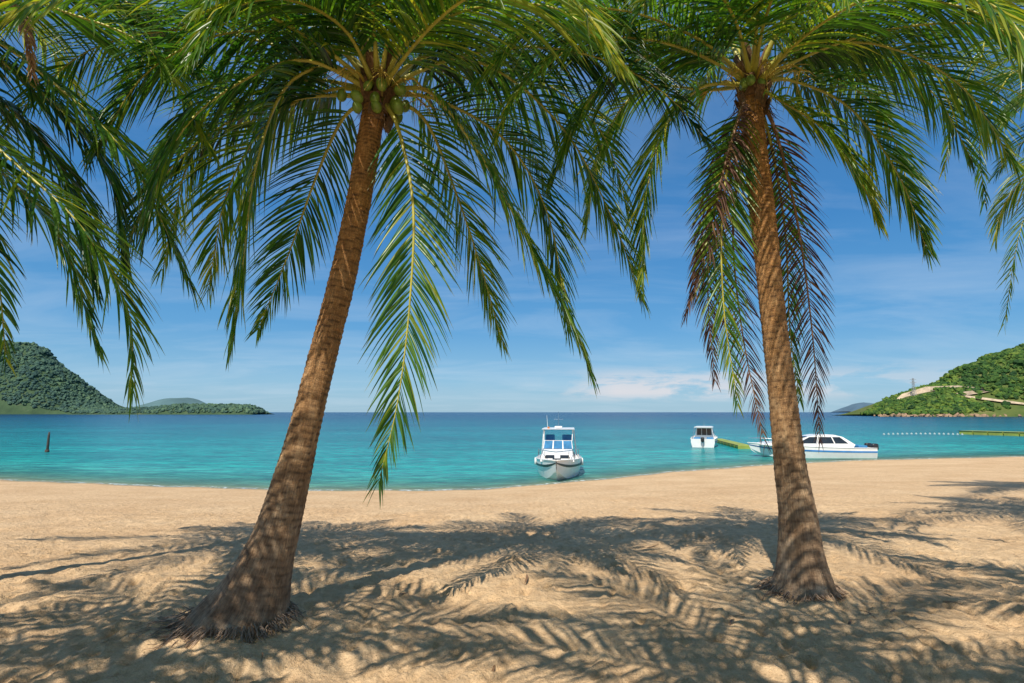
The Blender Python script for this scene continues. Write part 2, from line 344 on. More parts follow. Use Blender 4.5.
def trunk(parent,origin,rows,seed,NR=260):
    o0=np.array(origin)
    P4,LEN=catmull(rows,NR); C=P4[:,:3]; rad=P4[:,3]
    T=norm(np.gradient(C,axis=0)); NS=44; V=[];tcs=[];hg=[];gr=[]
    s=np.linspace(0,LEN,NR)
    for i in range(NR):
        t=T[i]; a=np.array([1,0,0])-t*t[0]; a/=np.linalg.norm(a); b_=np.cross(t,a)
        f=s[i]/LEN
        for k in range(NS):
            w=2*math.pi*k/NS
            tilt=.012*math.sin(w+f*9)+.014*mnoise.noise((math.cos(w)*2,math.sin(w)*2,s[i]*3+seed))
            q=((s[i]+tilt)/(.046+.006*math.sin(s[i]*.6)))%1.0
            amp=.008*(.3+.7*min(1,f*3)); ring=amp*(q**1.5) 
            g_=max(0,1-q*3.5)
            nz=mnoise.noise((math.cos(w)*1.6,math.sin(w)*1.6,s[i]*1.3+seed*3))*.020*max(.35,1.5-2*f)+mnoise.noise((math.cos(w)*9,math.sin(w)*9,s[i]*7+seed))*.005
            flute=.09*max(0,1-f*5)**1.5*math.sin(w*7+seed+math.sin(w*3))
            R_=rad[i]*(1+flute)*(.92 if f<.1 else .92-.07*min(1,(f-.1)*3))+ring+nz-.009
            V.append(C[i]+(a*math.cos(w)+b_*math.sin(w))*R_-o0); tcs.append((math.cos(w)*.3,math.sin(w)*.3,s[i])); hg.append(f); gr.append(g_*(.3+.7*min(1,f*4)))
    idx=np.arange(NR*NS).reshape(NR,NS); nx_=np.roll(idx,-1,1)
    Fc=np.stack([idx[:-1],nx_[:-1],nx_[1:],idx[1:]],-1).reshape(-1,4)
    return mesh('trunk',V,Fc,True,{'tc':np.array(tcs),'hgt':hg,'groove_shade':gr},M_trunk,parent)
def roots(parent,origin,c,rad,seed,n=260,stretch=1.0):
    r=random.Random(seed); mb=MB(); o=Vector(origin)
    for i in range(n):
        w=r.uniform(0,2*math.pi); st=(1.0+1.6*max(0,-math.cos(w))*stretch)
        u=Vector((math.cos(w),math.sin(w),0)); r0=rad*r.uniform(.85,1.0)*(1+.12*max(0,-math.cos(w))*stretch); L_=r.uniform(.03,.17)*st
        p=Vector(c)+u*r0+Vector((0,0,r.uniform(.02,.10))); pts=[p-o]; dv=(u+Vector((r.gauss(0,.3),r.gauss(0,.3),-.5))).normalized()
        for k in range(4):
            p=p+dv*L_/4; g=zat(p.x,p.y)+.002
            if p.z<g: p.z=g+r.uniform(-.004,.004)
            dv=(dv+Vector((r.gauss(0,.25),r.gauss(0,.25),-.3))).normalized(); pts.append(p-o)
        mb.tube(pts,[.006,.005,.004,.003,.0015],4,False)
    return mb.build('root_fringe',M_root,parent,True)
def nut_mesh():
    bm=bmesh.new(); bmesh.ops.create_uvsphere(bm,u_segments=18,v_segments=12,radius=1)
    for v_ in bm.verts:
        w=math.atan2(v_.co.y,v_.co.x); s_=1+.05*math.cos(3*w); v_.co.x*=s_*.085; v_.co.y*=s_*.085; v_.co.z*=.11*(1+.08*(v_.co.z>0))
    me=bpy.data.meshes.new('coconut'); bm.to_mesh(me); bm.free(); me.polygons.foreach_set('use_smooth',[True]*len(me.polygons)); me.materials.append(M_nut); return me
NUT=nut_mesh()
def head(parent,origin,c,seed,nuts=9,toward=(0,-1)):
    r=random.Random(seed); o=Vector(origin); c=Vector(c)
    mb=MB()
    for i in range(22):
        w=i*2.4; z0=-.38+i*.028; u=Vector((math.cos(w),math.sin(w),0)); t=Vector((-u.y,u.x,0))
        a=c+u*.11+Vector((0,0,z0)); b1=c+u*(.17+r.uniform(0,.06))+Vector((0,0,z0+.22)); 
        V=[a-t*.075,a+t*.075,b1+t*.04,b1-t*.04,a-t*.05-u*.04,a+t*.05-u*.04,b1+t*.03-u*.03,b1-t*.03-u*.03]
        mb.add([q-o for q in V],[(0,1,2,3),(7,6,5,4),(0,3,7,4),(1,5,6,2),(3,2,6,7),(0,4,5,1)])
    for i in range(120):
        w=r.uniform(0,6.28); u=Vector((math.cos(w),math.sin(w),0)); p=c+u*r.uniform(.1,.18)+Vector((0,0,r.uniform(-.35,.2)))
        d=(u*.4+Vector((r.gauss(0,.3),r.gauss(0,.3),-1))).normalized(); L_=r.uniform(.08,.3)
        mb.tube([p-o,p+d*L_*.5-o,p+d*L_+Vector((r.gauss(0,.02),r.gauss(0,.02),0))-o],[.004,.003,.001],3,False)
    mb.build('fibre_sheath',M_fibre,parent)
    for k in range(4):
        w=math.atan2(toward[1],toward[0])+(k-1.5)*.75; u=Vector((math.cos(w),math.sin(w),0)); mb=MB()
        p=c+u*.14+Vector((0,0,-.02)); pts=[p,p+u*.14+Vector((0,0,.06)),p+u*.3+Vector((0,0,.02)),p+u*.4+Vector((0,0,-.1))]
        mb.tube([q-o for q in pts],[.016,.012,.010,.007],6)
        for j in range(12):
            s0=pts[1].lerp(pts[3],r.random()); d=(u*.6+Vector((r.gauss(0,.6),r.gauss(0,.6),-.5+r.gauss(0,.3)))).normalized(); L_=r.uniform(.12,.26)
            mb.tube([s0-o,s0+d*L_*.5-o,s0+d*L_+Vector((0,0,-.06))-o],[.005,.004,.002],4,False)
        mb.build('flower_stalk',M_flower,parent,True)
        for j in range(nuts//4+(1 if k<nuts%4 else 0)):
            nn=bpy.data.objects.new('coconut',NUT); col.objects.link(nn); nn.parent=parent
            q=c+u*(.2+.1*r.random())+Vector((r.gauss(0,.06),r.gauss(0,.06),-.08-.08*j))
            nn.location=q-o; nn.rotation_euler=(r.gauss(0,.4),r.gauss(0,.4),r.uniform(0,6)); s_=r.uniform(.45,.65); nn.scale=(s_,s_,s_)
def fan(t,o,c,count,seed,els=(15,80),Ln=(2.9,3.8),skip=None,**kw):
    r=random.Random(seed)
    for i in range(count):
        az=i*2.39996+seed; f=(i+.5)/count; el=R(els[0]+(els[1]-els[0])*f+r.uniform(-6,6)); 
        a=math.degrees(az)%360
        L_=r.uniform(*Ln)*(1-.12*f); bd=R(r.uniform(85,120)-25*f); lf=r.uniform(.62,.82); g=r.uniform(.6,1.3); ti=r.choice([.1,.25,.4,.5,.6])+r.uniform(-.06,.06); ro=r.uniform(-22,22)
        if skip and skip(a,math.degrees(el)): continue
        c1=Vector(c)+Vector((0,0,-.05+.3*f))
        frond(t,o,arc(c1,az,el,L_,bd),leaf=lf,g=g,seed=seed*50+i,tint=ti,roll=ro,SG=5,**kw)
def rows_px(lst,d0,d1):
    out=[]
    y0=lst[0][1];y1=lst[-1][1]
    for px,py,wd in lst:
        d=d0+(d1-d0)*(y0-py)/(y0-y1); p=P(px,py,d); out.append((p.x,p.y,p.z,wd*S_(py,d)/2))
    return out
def pf(c,lst): 
    q=[P(a,b,d) for a,b,d in lst]; d=(q[0]-Vector(c)).normalized(); return [Vector(c)+d*.08]+q
def away(a,e): return e<=36 and 18<a<162
# left palm
rl=rows_px([(232,648,130),(240,626,104),(253,598,80),(264,568,64),(276,533,52),(288,490,43),(301,440,37),(314,390,34),(327,340,33),(340,290,32),(352,235,30),(362,185,29),(369,140,28),(374,108,26)],4.85,5.05)
oL=Vector((BL.x,BL.y,0)); tL=empty('coconut_palm',oL); tag(tL,'leaning coconut palm with thick flared trunk on the left side of the sand','palm tree')
trunk(tL,oL,rl,3); roots(tL,oL,(BL.x,BL.y,.0),.39,5,520,1.5); cL=P(378,92,5.07); head(tL,oL,cL,4,13,toward=(.8,-1))
LF=[([(398,128,4.9),(413,205,4.75),(410,300,4.65),(398,400,4.6),(378,485,4.55)],dict(leaf=.66,g=.6,tint=.45,head=(0,-1),n=92,alpha0=44)),
([(430,55,5.1),(500,72,5.3),(568,135,5.5),(615,225,5.6),(642,300,5.7)],dict(leaf=.8,g=1.1,tint=.35)),
([(430,92,4.95),(480,155,4.85),(530,245,4.75),(572,325,4.7),(590,372,4.7)],dict(leaf=.75,g=.9,tint=.45)),
([(425,120,5.3),(455,190,5.6),(482,270,5.8),(503,345,5.9)],dict(leaf=.7,g=.8,tint=.5)),
([(330,66,4.95),(285,88,4.85),(256,165,4.75),(243,260,4.7),(232,345,4.7)],dict(leaf=.8,g=.9,tint=.4)),
([(330,45,4.9),(235,32,4.7),(150,70,4.5),(95,150,4.4)],dict(leaf=.85,g=1.2,tint=.25)),
([(342,120,5.3),(315,180,5.6),(290,250,5.8),(258,330,5.9)],dict(leaf=.7,g=.8,tint=.3)),
([(410,40,4.7),(475,8,4.3),(560,10,4.0),(625,70,3.8)],dict(leaf=.8,g=1.3,tint=.5)),
([(438,100,5.3),(505,140,5.5),(548,215,5.7),(568,325,5.8)],dict(leaf=.8,g=1.1,tint=.3)),
([(440,55,5.6),(530,75,6.0),(600,130,6.2),(630,215,6.3)],dict(leaf=.8,g=1.2,tint=.45)),
([(330,90,5.2),(272,118,5.3),(228,190,5.4),(208,290,5.5)],dict(leaf=.8,g=1.1,tint=.5)),
([(340,30,5.2),(260,-10,5.4),(180,20,5.6),(120,100,5.7)],dict(leaf=.8,g=1.2,tint=.4)),
([(300,60,4.7),(220,95,4.4),(170,150,4.2),(145,235,4.1)],dict(leaf=.8,g=1.2,tint=.25)),
([(310,80,5.3),(240,100,5.5),(190,160,5.6),(162,270,5.6)],dict(leaf=.8,g=1.2,tint=.5)),
([(350,20,4.7),(300,-40,4.2),(250,-40,3.8),(200,10,3.5)],dict(leaf=.7,g=1.3,tint=.45)),
([(320,60,5.0),(200,30,5.0),(90,50,5.0),(10,120,5.0)],dict(leaf=.85,g=1.2,tint=.35)),
([(410,10,5.2),(480,-30,5.2),(570,-20,5.2),(650,50,5.2)],dict(leaf=.85,g=1.3,tint=.3)),
([(395,10,4.6),(430,-50,4.0),(460,-60,3.5),(490,-10,3.1)],dict(leaf=.7,g=1.2,tint=.5)),
([(345,30,4.6),(290,0,4.1),(230,10,3.7),(190,60,3.5)],dict(leaf=.7,g=1.0,tint=.4))]
for i,(q,kw) in enumerate(LF): frond(tL,oL,pf(cL,q),seed=100+i,**kw)
fan(tL,oL,cL,14,3,(10,82),skip=away)
# right palm
rr_=rows_px([(803,612,84),(803,596,74),(803,580,60),(801,557,48),(797,510,39),(790,460,34),(783,400,31),(776,340,30),(770,285,29),(764,230,29),(758,175,28),(753,125,26),(752,100,25)],5.6,5.75)
oR=Vector((BR.x,BR.y,0)); tR=empty('coconut_palm',oR); tag(tR,'upright coconut palm with dead fronds hanging around its trunk on the right','palm tree')
trunk(tR,oR,rr_,8); roots(tR,oR,(BR.x,BR.y,.0),.31,6,300,.2); cR=P(752,84,5.77); head(tR,oR,cR,9,4,toward=(-.5,-1))
RF=[([(735,130,5.6),(716,200,5.5),(700,270,5.5),(686,315,5.5)],dict(leaf=.5,g=1.2,tint=.4,dry=True,width=.021)),
([(700,88,5.6),(662,135,5.5),(645,205,5.5),(642,285,5.5)],dict(leaf=.7,g=1.0,tint=.5)),
([(744,140,6.0),(733,230,6.15),(742,330,6.2),(765,445,6.2)],dict(leaf=.5,g=.8,tint=.3,dry=True,head=(0,1),width=.019)),
([(775,130,5.95),(797,220,6.0),(812,330,6.05),(820,440,6.05)],dict(leaf=.5,g=.8,tint=.25,dry=True,head=(0,1),width=.02)),
([(790,80,5.7),(850,108,5.6),(900,178,5.5),(927,250,5.5)],dict(leaf=.75,g=1.0,tint=.4)),
([(800,48,5.6),(880,45,5.4),(960,85,5.2),(1015,165,5.1)],dict(leaf=.85,g=1.1,tint=.45)),
([(720,58,5.7),(650,55,5.6),(590,100,5.5),(552,180,5.5)],dict(leaf=.8,g=1.2,tint=.35)),
([(732,140,5.6),(722,220,5.45),(724,310,5.4),(738,405,5.4)],dict(leaf=.55,g=.6,tint=.5,head=(0,-1),alpha0=46)),
([(770,140,6.0),(785,230,6.1),(790,330,6.2),(800,400,6.2)],dict(leaf=.5,g=.8,tint=.45,head=(0,1),alpha0=50)),
([(728,145,5.8),(712,220,5.9),(708,300,5.9),(715,380,5.9)],dict(leaf=.45,g=.9,tint=.35,head=(0,-1),alpha0=48,dry=True,width=.02)),
([(800,70,6.1),(850,85,6.4),(890,130,6.6),(915,210,6.7)],dict(leaf=.7,g=1.0,tint=.5)),
([(810,30,5.4),(900,0,5.0),(990,20,4.6),(1040,100,4.4)],dict(leaf=.8,g=1.1,tint=.5)),
([(700,40,5.4),(620,10,5.0),(540,20,4.7),(480,80,4.6)],dict(leaf=.8,g=1.2,tint=.4)),
([(710,90,6.1),(640,90,6.4),(600,150,6.5),(585,230,6.5)],dict(leaf=.75,g=1.1,tint=.5)),
([(790,60,5.9),(860,50,5.9),(930,90,5.9),(975,165,5.9)],dict(leaf=.8,g=1.2,tint=.25)),
([(780,100,5.5),(825,130,5.3),(860,180,5.2),(880,225,5.2)],dict(leaf=.65,g=1.1,tint=.6)),
([(790,20,5.7),(870,-30,5.7),(960,-20,5.7),(1030,50,5.7)],dict(leaf=.85,g=1.3,tint=.35)),
([(765,20,5.2),(790,-40,4.5),(820,-50,3.9),(850,0,3.5)],dict(leaf=.7,g=1.2,tint=.5)),
([(735,20,5.2),(700,-30,4.6),(670,-30,4.1),(640,10,3.7)],dict(leaf=.7,g=1.2,tint=.4))]
for i,(q,kw) in enumerate(RF): frond(tR,oR,pf(cR,q),seed=200+i,**kw)
fan(tR,oR,cR,14,5,(10,82),skip=away)
# palms whose trunks stand just outside the view
def side_palm(base,crown,label,seed,nf,manual,r0=.3,els=(-5,75),n=84,width=.028):
    o=Vector(base); t=empty('coconut_palm',o); tag(t,label,'palm tree')
    b=Vector(base); c=Vector(crown); rows=[]
    for k in range(7):
        f=k/6; p=b.lerp(c,f); p.x=b.x+(c.x-b.x)*f**1.4; p.z-=.15*(1-f)+.05*f; rows.append((p.x,p.y,p.z,(r0*(1-f)**3+.15-.02*f)))
    trunk(t,o,rows,seed,150); roots(t,o,(b.x,b.y,b.z),r0+.1,seed,60,.2); head(t,o,c,seed,4)
    for i,(q,kw) in enumerate(manual): frond(t,o,pf(c,q),seed=seed*40+i,**kw)
    fan(t,o,c,nf,seed,els,n=n,width=width); return t
side_palm((-6.3,4.0,0),P(-150,-20,4.3),'coconut palm beyond the left edge with big fronds drooping into view',21,12,
 [([(-40,20,4.2),(50,80,4.2),(130,160,4.3),(190,285,4.4)],dict(leaf=.8,g=1.0,tint=.35)),
  ([(-60,90,4.1),(0,150,4.1),(80,225,4.1),(128,310,4.2),(132,390,4.2)],dict(leaf=.8,g=.9,tint=.38)),
  ([(-70,130,4.0),(-25,200,3.9),(-2,280,3.8),(6,365,3.8)],dict(leaf=.5,g=.9,tint=.35)),
  ([(-40,-20,4.0),(0,-5,3.8),(25,30,3.7),(32,75,3.7)],dict(leaf=.3,g=1.2,tint=.8,dry=True)),
  ([(-30,40,4.5),(60,110,4.7),(110,180,4.8),(125,270,4.9)],dict(leaf=.85,g=1.1,tint=.2)),
  ([(-50,60,4.5),(20,120,4.7),(70,190,4.8),(95,290,4.9)],dict(leaf=.85,g=1.1,tint=.15)),
  ([(-60,110,4.5),(0,170,4.6),(60,240,4.7),(98,350,4.8)],dict(leaf=.75,g=1.1,tint=.3)),
  ([(-30,-20,4.3),(60,10,4.3),(150,50,4.4),(210,150,4.4)],dict(leaf=.8,g=1.1,tint=.5)),
  ([(-30,-30,4.7),(60,-20,4.9),(140,10,5.0),(200,80,5.1)],dict(leaf=.8,g=1.1,tint=.3))],els=(20,75))
side_palm((13.4,10.5,-.25),P(1180,60,10.2),'coconut palm beyond the right edge with one frond hanging into view',22,18,
 [([(1120,90,10),(1060,140,9.8),(1022,225,9.6),(1004,325,9.6)],dict(leaf=.75,g=.8,tint=.45))],els=(0,75))
side_palm((9.6,6.9,-.05),(9.0,6.9,5.6),'coconut palm beside the view with fronds filling the top right corner',24,20,
 [([(1010,40,6.7),(980,60,6.4),(955,110,6.2),(945,170,6.2)],dict(leaf=.6,g=1.1,tint=.5)),
  ([(1040,70,6.3),(1000,90,6.1),(980,140,6.0),(985,200,6.0)],dict(leaf=.6,g=1.1,tint=.3))],els=(5,80))
side_palm((.5,-1.9,0),(.2,-.5,5.2),'coconut palm close behind the viewpoint shading the middle foreground',23,15,[],els=(22,80),n=50,width=.045)
side_palm((-5.2,-1.2,0),(-4.0,.1,5.0),'coconut palm behind the viewpoint to the left shading the sand',25,16,[],els=(10,75),n=50,width=.045)
side_palm((5.4,-.7,0),(4.3,.4,5.0),'coconut palm behind the viewpoint to the right shading the sand',26,16,[],els=(10,75),n=50,width=.045)
# ---------------------------------------------------------------- dead leaves on the sand
lm=[]
for k in range(3):
    V=[];n=7
    for i in range(n):
        t=i/(n-1); wv=.012*math.sin(math.pi*min(1,t*.9+.08)); V+= [(t*.22-.11,-wv+.02*math.sin(t*3+k),.012*math.sin(t*4+k)+.012),(t*.22-.11,.02*math.sin(t*3+k),.006+.012*math.sin(t*4+k)),(t*.22-.11,wv+.02*math.sin(t*3+k),.012*math.sin(t*4+k)+.012)]
    F_=[(i*3+j,i*3+j+1,i*3+j+4,i*3+j+3) for i in range(n-1) for j in range(2)]
    o=mesh('dry_leaf',V,F_,True,None,M_ribdry); lm.append(o)
for i in range(36):
    o=lm[i] if i<3 else bpy.data.objects.new('dry_leaf',lm[i%3].data)
    if i>=3: col.objects.link(o)
    y=3.9+random.random()*5; x=random.uniform(-.9,.9)*y
    if i%3==0: x=3.0+random.gauss(0,.5); y=5.0+random.gauss(0,.4)
    o.location=(x,y,zat(x,y)+.004); o.rotation_euler=(random.gauss(0,.1),random.gauss(0,.1),random.uniform(0,6.28)); s_=random.uniform(.4,.9); o.scale=(s_,)*3
    tag(o,'small dry brown leaf lying on the foreground sand','leaf','dry leaves scattered over the sand')
# ---------------------------------------------------------------- boats
M_white=simple('white gelcoat',(.86,.86,.84),.22,.05)
M_blue=simple('blue trim',(.03,.20,.50),.4,.2)
M_glass=simple('dark glazing',(.025,.035,.045),.06,.3)
M_tint=simple('blue tinted glazing',(.06,.22,.42),.08,.3)
M_black=simple('black cowl',(.03,.03,.033),.3,.3)
M_grey=simple('grey cowl',(.35,.37,.38),.3,.3)
M_steel=simple('steel rail',(.6,.6,.6),.25,.1,metal=1)
M_seat=simple('blue cushion',(.05,.25,.5),.7,.2)
M_orange=simple('orange trim',(.6,.18,.03),.5,.2)
M_stripe=simple('dark hull stripe',(.06,.07,.09),.4,.2)
def hull_rows(Ln,B,hb,hs):
    st=[];n=22
    for i in range(n+1):
        u=i/n; bb=B/2*(1-max(0,(u-.4)/.6)**2.3)*(.9+.1*min(1,u*3)); bb=max(bb,.02)
        sh=hs+(hb-hs)*u**1.8; kz=-.35+ (max(0,(u-.78)/.22)**2)*(hb*.45+.35); x=Ln*u
        fl=1-max(0,(u-.5)/.5)*.22
        rk=lambda z:x-(sh-z)*.45*max(0,(u-.5)/.5)
        r=[]
        for (f,zf) in ((1.0,1.0),(.992,.80),(.985*fl+.015,.70),(.88*fl,.26),(0,0)):
            z=kz+(sh-kz)*zf; r.append((rk(z),bb*f,z))
        st.append(r)
    return st
def speedboat(loc,rz,label,Ln,B,hb,hs,style):
    t=empty('motor_boat',loc,rz); tag(t,label,'boat'); st=hull_rows(Ln,B,hb,hs); n=len(st)-1
    V=[];F_=[]; m_=9
    for r in st:
        for q in r[:4]: V.append((q[0],-q[1],q[2]))
        V.append((r[4][0],0,r[4][2]))
        for q in r[:4][::-1]: V.append(q)
    for i in range(n):
        for k in range(m_-1): F_.append((i*m_+k,(i+1)*m_+k,(i+1)*m_+k+1,i*m_+k+1))
    F_.append(tuple(range(m_)))
    h=mesh('hull',V,F_,False,None,M_white,t)
    mb=MB()
    for sgn in(-1,1):
        for i in range(n):
            a,b2=st[i],st[i+1]; off=.015
            pts=[(a[1][0],sgn*(a[1][1]+off),a[1][2]),(b2[1][0]+.01,sgn*(b2[1][1]+off),b2[1][2]),(b2[2][0]+.01,sgn*(b2[2][1]+off),b2[2][2]),(a[2][0],sgn*(a[2][1]+off),a[2][2])]
            mb.add(pts,[(0,1,2,3)])
    mb.build('hull_stripe',M_blue if style!='A' else M_stripe,t)
    mb=MB(); 
    for sgn in(-1,1): mb.tube([(r[0][0]+.01,sgn*(r[0][1]+.01),r[0][2]) for r in st],.03,6)
    mb.build('rub_rail',M_white,t,True)
    V=[];F_=[]
    for i,r in enumerate(st):
        u=i/n; z=r[0][2]-(.04 if u>.5 else .42); V+=[(r[0][0],-r[0][1]*.96,z),(r[0][0],r[0][1]*.96,z)]
    for i in range(n): F_.append((2*i,2*i+2,2*i+3,2*i+1))
    mesh('deck',V,F_,False,None,M_white,t)
    D=Ln
    if style=='A':
        zc=hb-.08
        mb=MB(); mb.prism([(D*.42,zc-.4),(D*.80,zc-.1),(D*.74,zc+.22),(D*.62,zc+.40),(D*.42,zc+.42)],B*.38,B*.30); cb_=mb.build('cabin',M_white,t)
        for sgn in (-1,1):
            mb=MB(); mb.quad((D*.778,sgn*.14,zc+.05),(D*.778,sgn*.62,zc+.05),(D*.752,sgn*.56,zc+.17),(D*.752,sgn*.14,zc+.17),.02*sgn); mb.build('window',M_glass,cb_)
            mb=MB(); mb.quad((D*.46,sgn*(B*.365),zc+.0),(D*.68,sgn*(B*.365),zc+.02),(D*.64,sgn*(B*.328),zc+.28),(D*.46,sgn*(B*.328),zc+.28),-.03*sgn); mb.build('window',M_glass,cb_)
        for a_,b_2 in ((-.74,-.27),(-.24,.24),(.27,.74)):
            mb=MB(); mb.quad((D*.60,a_,zc+.42),(D*.60,b_2,zc+.42),(D*.555,b_2*.94,zc+.80),(D*.555,a_*.94,zc+.80),.02); f_=mb.build('windscreen',M_tint,t)
            mb=MB(); mb.tube([(D*.603,a_,zc+.42),(D*.558,a_*.94,zc+.81),(D*.558,b_2*.94,zc+.81),(D*.603,b_2,zc+.42)],.022,6); mb.build('frame',M_white,f_)
        mb=MB(); mb.prism([(D*.22,zc+1.36),(D*.54,zc+1.36),(D*.57,zc+1.39),(D*.54,zc+1.42),(D*.22,zc+1.42)],.86,.82); mb.build('hardtop',M_white,t)
        mb=MB(); mb.box((D*.38,0,zc+1.345),(2.2,1.5,.02)); mb.build('roof_lining',M_blue,t)
        mb=MB(); mb.box((D*.42,0,zc+1.48),(.8,.4,.1),.04); mb.build('roof_pod',M_white,t)
        mb=MB(); mb.box((D*.33,-.35,zc+.3),(.5,.7,.9),.05); mb.build('helm_console',M_blue,t)
        for sgn in(-1,1):
            mb=MB(); mb.tube([(D*.56,sgn*.72,zc+.80),(D*.53,sgn*.76,zc+1.37)],.022,6); mb.build('post',M_white,t)
            mb=MB(); mb.tube([(D*.25,sgn*.95,zc-.1),(D*.26,sgn*.80,zc+1.37)],.03,6); mb.build('post',M_white,t)
            mb=MB(); mb.tube([(D*.40,sgn*.92,zc+.0),(D*.40,sgn*.80,zc+1.37)],.022,6); mb.build('post',M_white,t)
            mb=MB(); mb.tube([(D*.5,sgn*B*.45,zc+.03),(D*.5,sgn*B*.44,zc+.36),(D*.72,sgn*B*.36,zc+.42),(D*.93,sgn*.30,zc+.45),(D*1.0,0,zc+.46)],.018,6)
            for f in (.6,.72,.84): mb.tube([(D*f,sgn*B/2*(1-max(0,(f-.4)/.6)**2.3)*.95,zc-.02),(D*f,sgn*(B*.44-(f-.5)*1.35),zc+.40)],.014,5)
            mb.build('bow_rail',M_steel,t)
            mb=MB(); mb.tube([(D*.45,sgn*(B*.5+.04),zc-.12),(D*.45,sgn*(B*.5+.06),zc-.5)],[.06,.07],10); mb.build('fender',M_white,t,True)
            mb=MB(); mb.box((D*.46,sgn*.45,zc+.60),(.4,.5,.25),.06); mb.box((D*.43,sgn*.45,zc+.86),(.12,.5,.45),.05); mb.build('seat',M_seat,t)
        mb=MB(); mb.tube([(D*.42,0,zc+1.5),(D*.41,0,zc+2.30)],[.03,.013],6); mb.tube([(D*.41,-.25,zc+1.9),(D*.41,.25,zc+1.9)],.015,5); mb.build('mast',M_steel,t)
        mb=MB(); mb.tube([(D*.35,-.6,zc+1.41),(D*.33,-.66,zc+2.1)],[.012,.006],5); mb.build('antenna',M_white,t)
        mb=MB(); mb.tube([(D*.50,-.5,zc+1.46),(D*.53,-.5,zc+1.46)],.06,10); mb.build('search_light',M_orange,t)
        mb=MB(); mb.box((D*.86,0,zc+.06),(.5,.4,.08),.03); mb.build('hatch',M_glass,t)
    elif style=='B':
        zc=hs
        mb=MB(); mb.prism([(D*.40,zc-.3),(D*.86,zc+.02),(D*.74,zc+.26),(D*.66,zc+.42),(D*.53,zc+.95),(D*.40,zc+1.0)],B*.42,B*.30); cb_=mb.build('cabin',M_white,t)
        mb=MB(); mb.quad((D*.657,-B*.33,zc+.47),(D*.657,B*.33,zc+.47),(D*.542,B*.295,zc+.91),(D*.542,-B*.295,zc+.91),.02); mb.build('windscreen',M_glass,cb_)
        for a_,b_2 in ((-.29,-.11),(-.09,.09),(.11,.29)):
            mb=MB(); mb.quad((D*.40-.03,B*a_,zc+.25),(D*.40-.03,B*b_2,zc+.25),(D*.40-.03,B*b_2*.95,zc+.88),(D*.40-.03,B*a_*.95,zc+.88),.02); mb.build('door' if a_==-.09 else 'window',M_glass,cb_)
        for sgn in(-1,1):
            for x0,x1,x2,x3 in ((.415,.50,.49,.415),(.515,.64,.55,.505)):
                y0=B*(.42-.12*(.38+.3)/1.3)+.0; y1=B*(.42-.12*(.85+.3)/1.3)
                mb=MB(); mb.quad((D*x0,sgn*y0,zc+.38),(D*x1,sgn*y0,zc+.38),(D*x2,sgn*y1,zc+.85),(D*x3,sgn*y1,zc+.85),-.02*sgn); mb.build('window',M_glass,cb_)
            mb=MB(); mb.tube([(D*.12,sgn*B*.42,zc-.1),(D*.20,sgn*B*.33,zc+1.0)],.025,6); mb.build('post',M_steel,t)
            mb=MB(); mb.box((D*.2,sgn*B*.25,zc-.05),(.5,.6,.3),.05); mb.build('seat',M_seat,t)
        mb=MB(); mb.prism([(D*.18,zc+1.0),(D*.55,zc+1.0),(D*.57,zc+1.03),(D*.50,zc+1.10),(D*.18,zc+1.06)],B*.36,B*.30); mb.build('canopy',M_white,t)
        mb=MB(); mb.box((-.2,0,zc-.05),(.4,.3,.42),.1); mb.build('outboard_motor',M_black,t,True)
        mb=MB(); mb.prism([(-.28,zc-.2),(-.12,zc-.2),(-.12,-.5),(-.28,-.5)],.06); mb.build('motor_leg',M_grey,t)
        mb=MB(); mb.tube([(D*.45,0,zc+1.08),(D*.44,0,zc+1.6)],[.025,.012],6); mb.build('mast',M_steel,t)
    else:
        zc=hs-.02
        prof=[(D*.22,zc-.3),(D*.92,hb-.1),(D*.82,hb+.06),(D*.70,hb+.10),(D*.52,zc+.80),(D*.44,zc+.92),(D*.32,zc+.92),(D*.25,zc+.78),(D*.16,zc+.24)]
        mb=MB(); mb.prism(prof,B*.44,B*.28); cb_=mb.build('cabin',M_white,t)
        zl,zh=zc-.3,zc+.92; wy_=lambda z:B*(.44-.16*(z-zl)/(zh-zl))
        mb=MB(); mb.quad((D*.685,-wy_(zc+.42)*.9,zc+.44),(D*.685,wy_(zc+.42)*.9,zc+.44),(D*.535,wy_(zc+.79)*.9,zc+.79),(D*.535,-wy_(zc+.79)*.9,zc+.79),.03); mb.build('windscreen',M_glass,cb_)
        for sgn in(-1,1):
            for a0,a1,t1,t0 in ((.215,.32,.335,.275),(.33,.46,.44,.345),(.475,.63,.52,.455)):
                za,zb=zc+.32,zc+.76; f_=.006
                mb=MB(); mb.quad((D*a0,sgn*(wy_(za)+f_),za),(D*a1,sgn*(wy_(za)+f_),za),(D*t1,sgn*(wy_(zb)+f_),zb),(D*t0,sgn*(wy_(zb)+f_),zb),-.012*sgn); mb.build('window',M_glass,cb_)
            mb=MB(); mb.tube([(D*.62,sgn*B*.42,hb-.1),(D*.72,sgn*B*.36,hb+.28),(D*.9,sgn*B*.18,hb+.34),(D*.99,0,hb+.34)],.016,6); mb.tube([(D*.83,sgn*B*.24,hb-.05),(D*.83,sgn*B*.25,hb+.32)],.012,5); mb.build('bow_rail',M_steel,t)
            mb=MB(); mb.box((-.22,sgn*.42,zc+.08),(.46,.32,.46),.12); mb.build('outboard_motor',M_black,t,True)
            mb=MB(); mb.prism([(-.32,zc-.15),(-.12,zc-.15),(-.12,-.5),(-.32,-.5)],.07); o_=mb.build('motor_leg',M_black,t); o_.location.y=sgn*.42
        mb=MB(); mb.box((D*.09,0,zc+.02),(.6,1.6,.32),.05); mb.build('seat',M_seat,t)
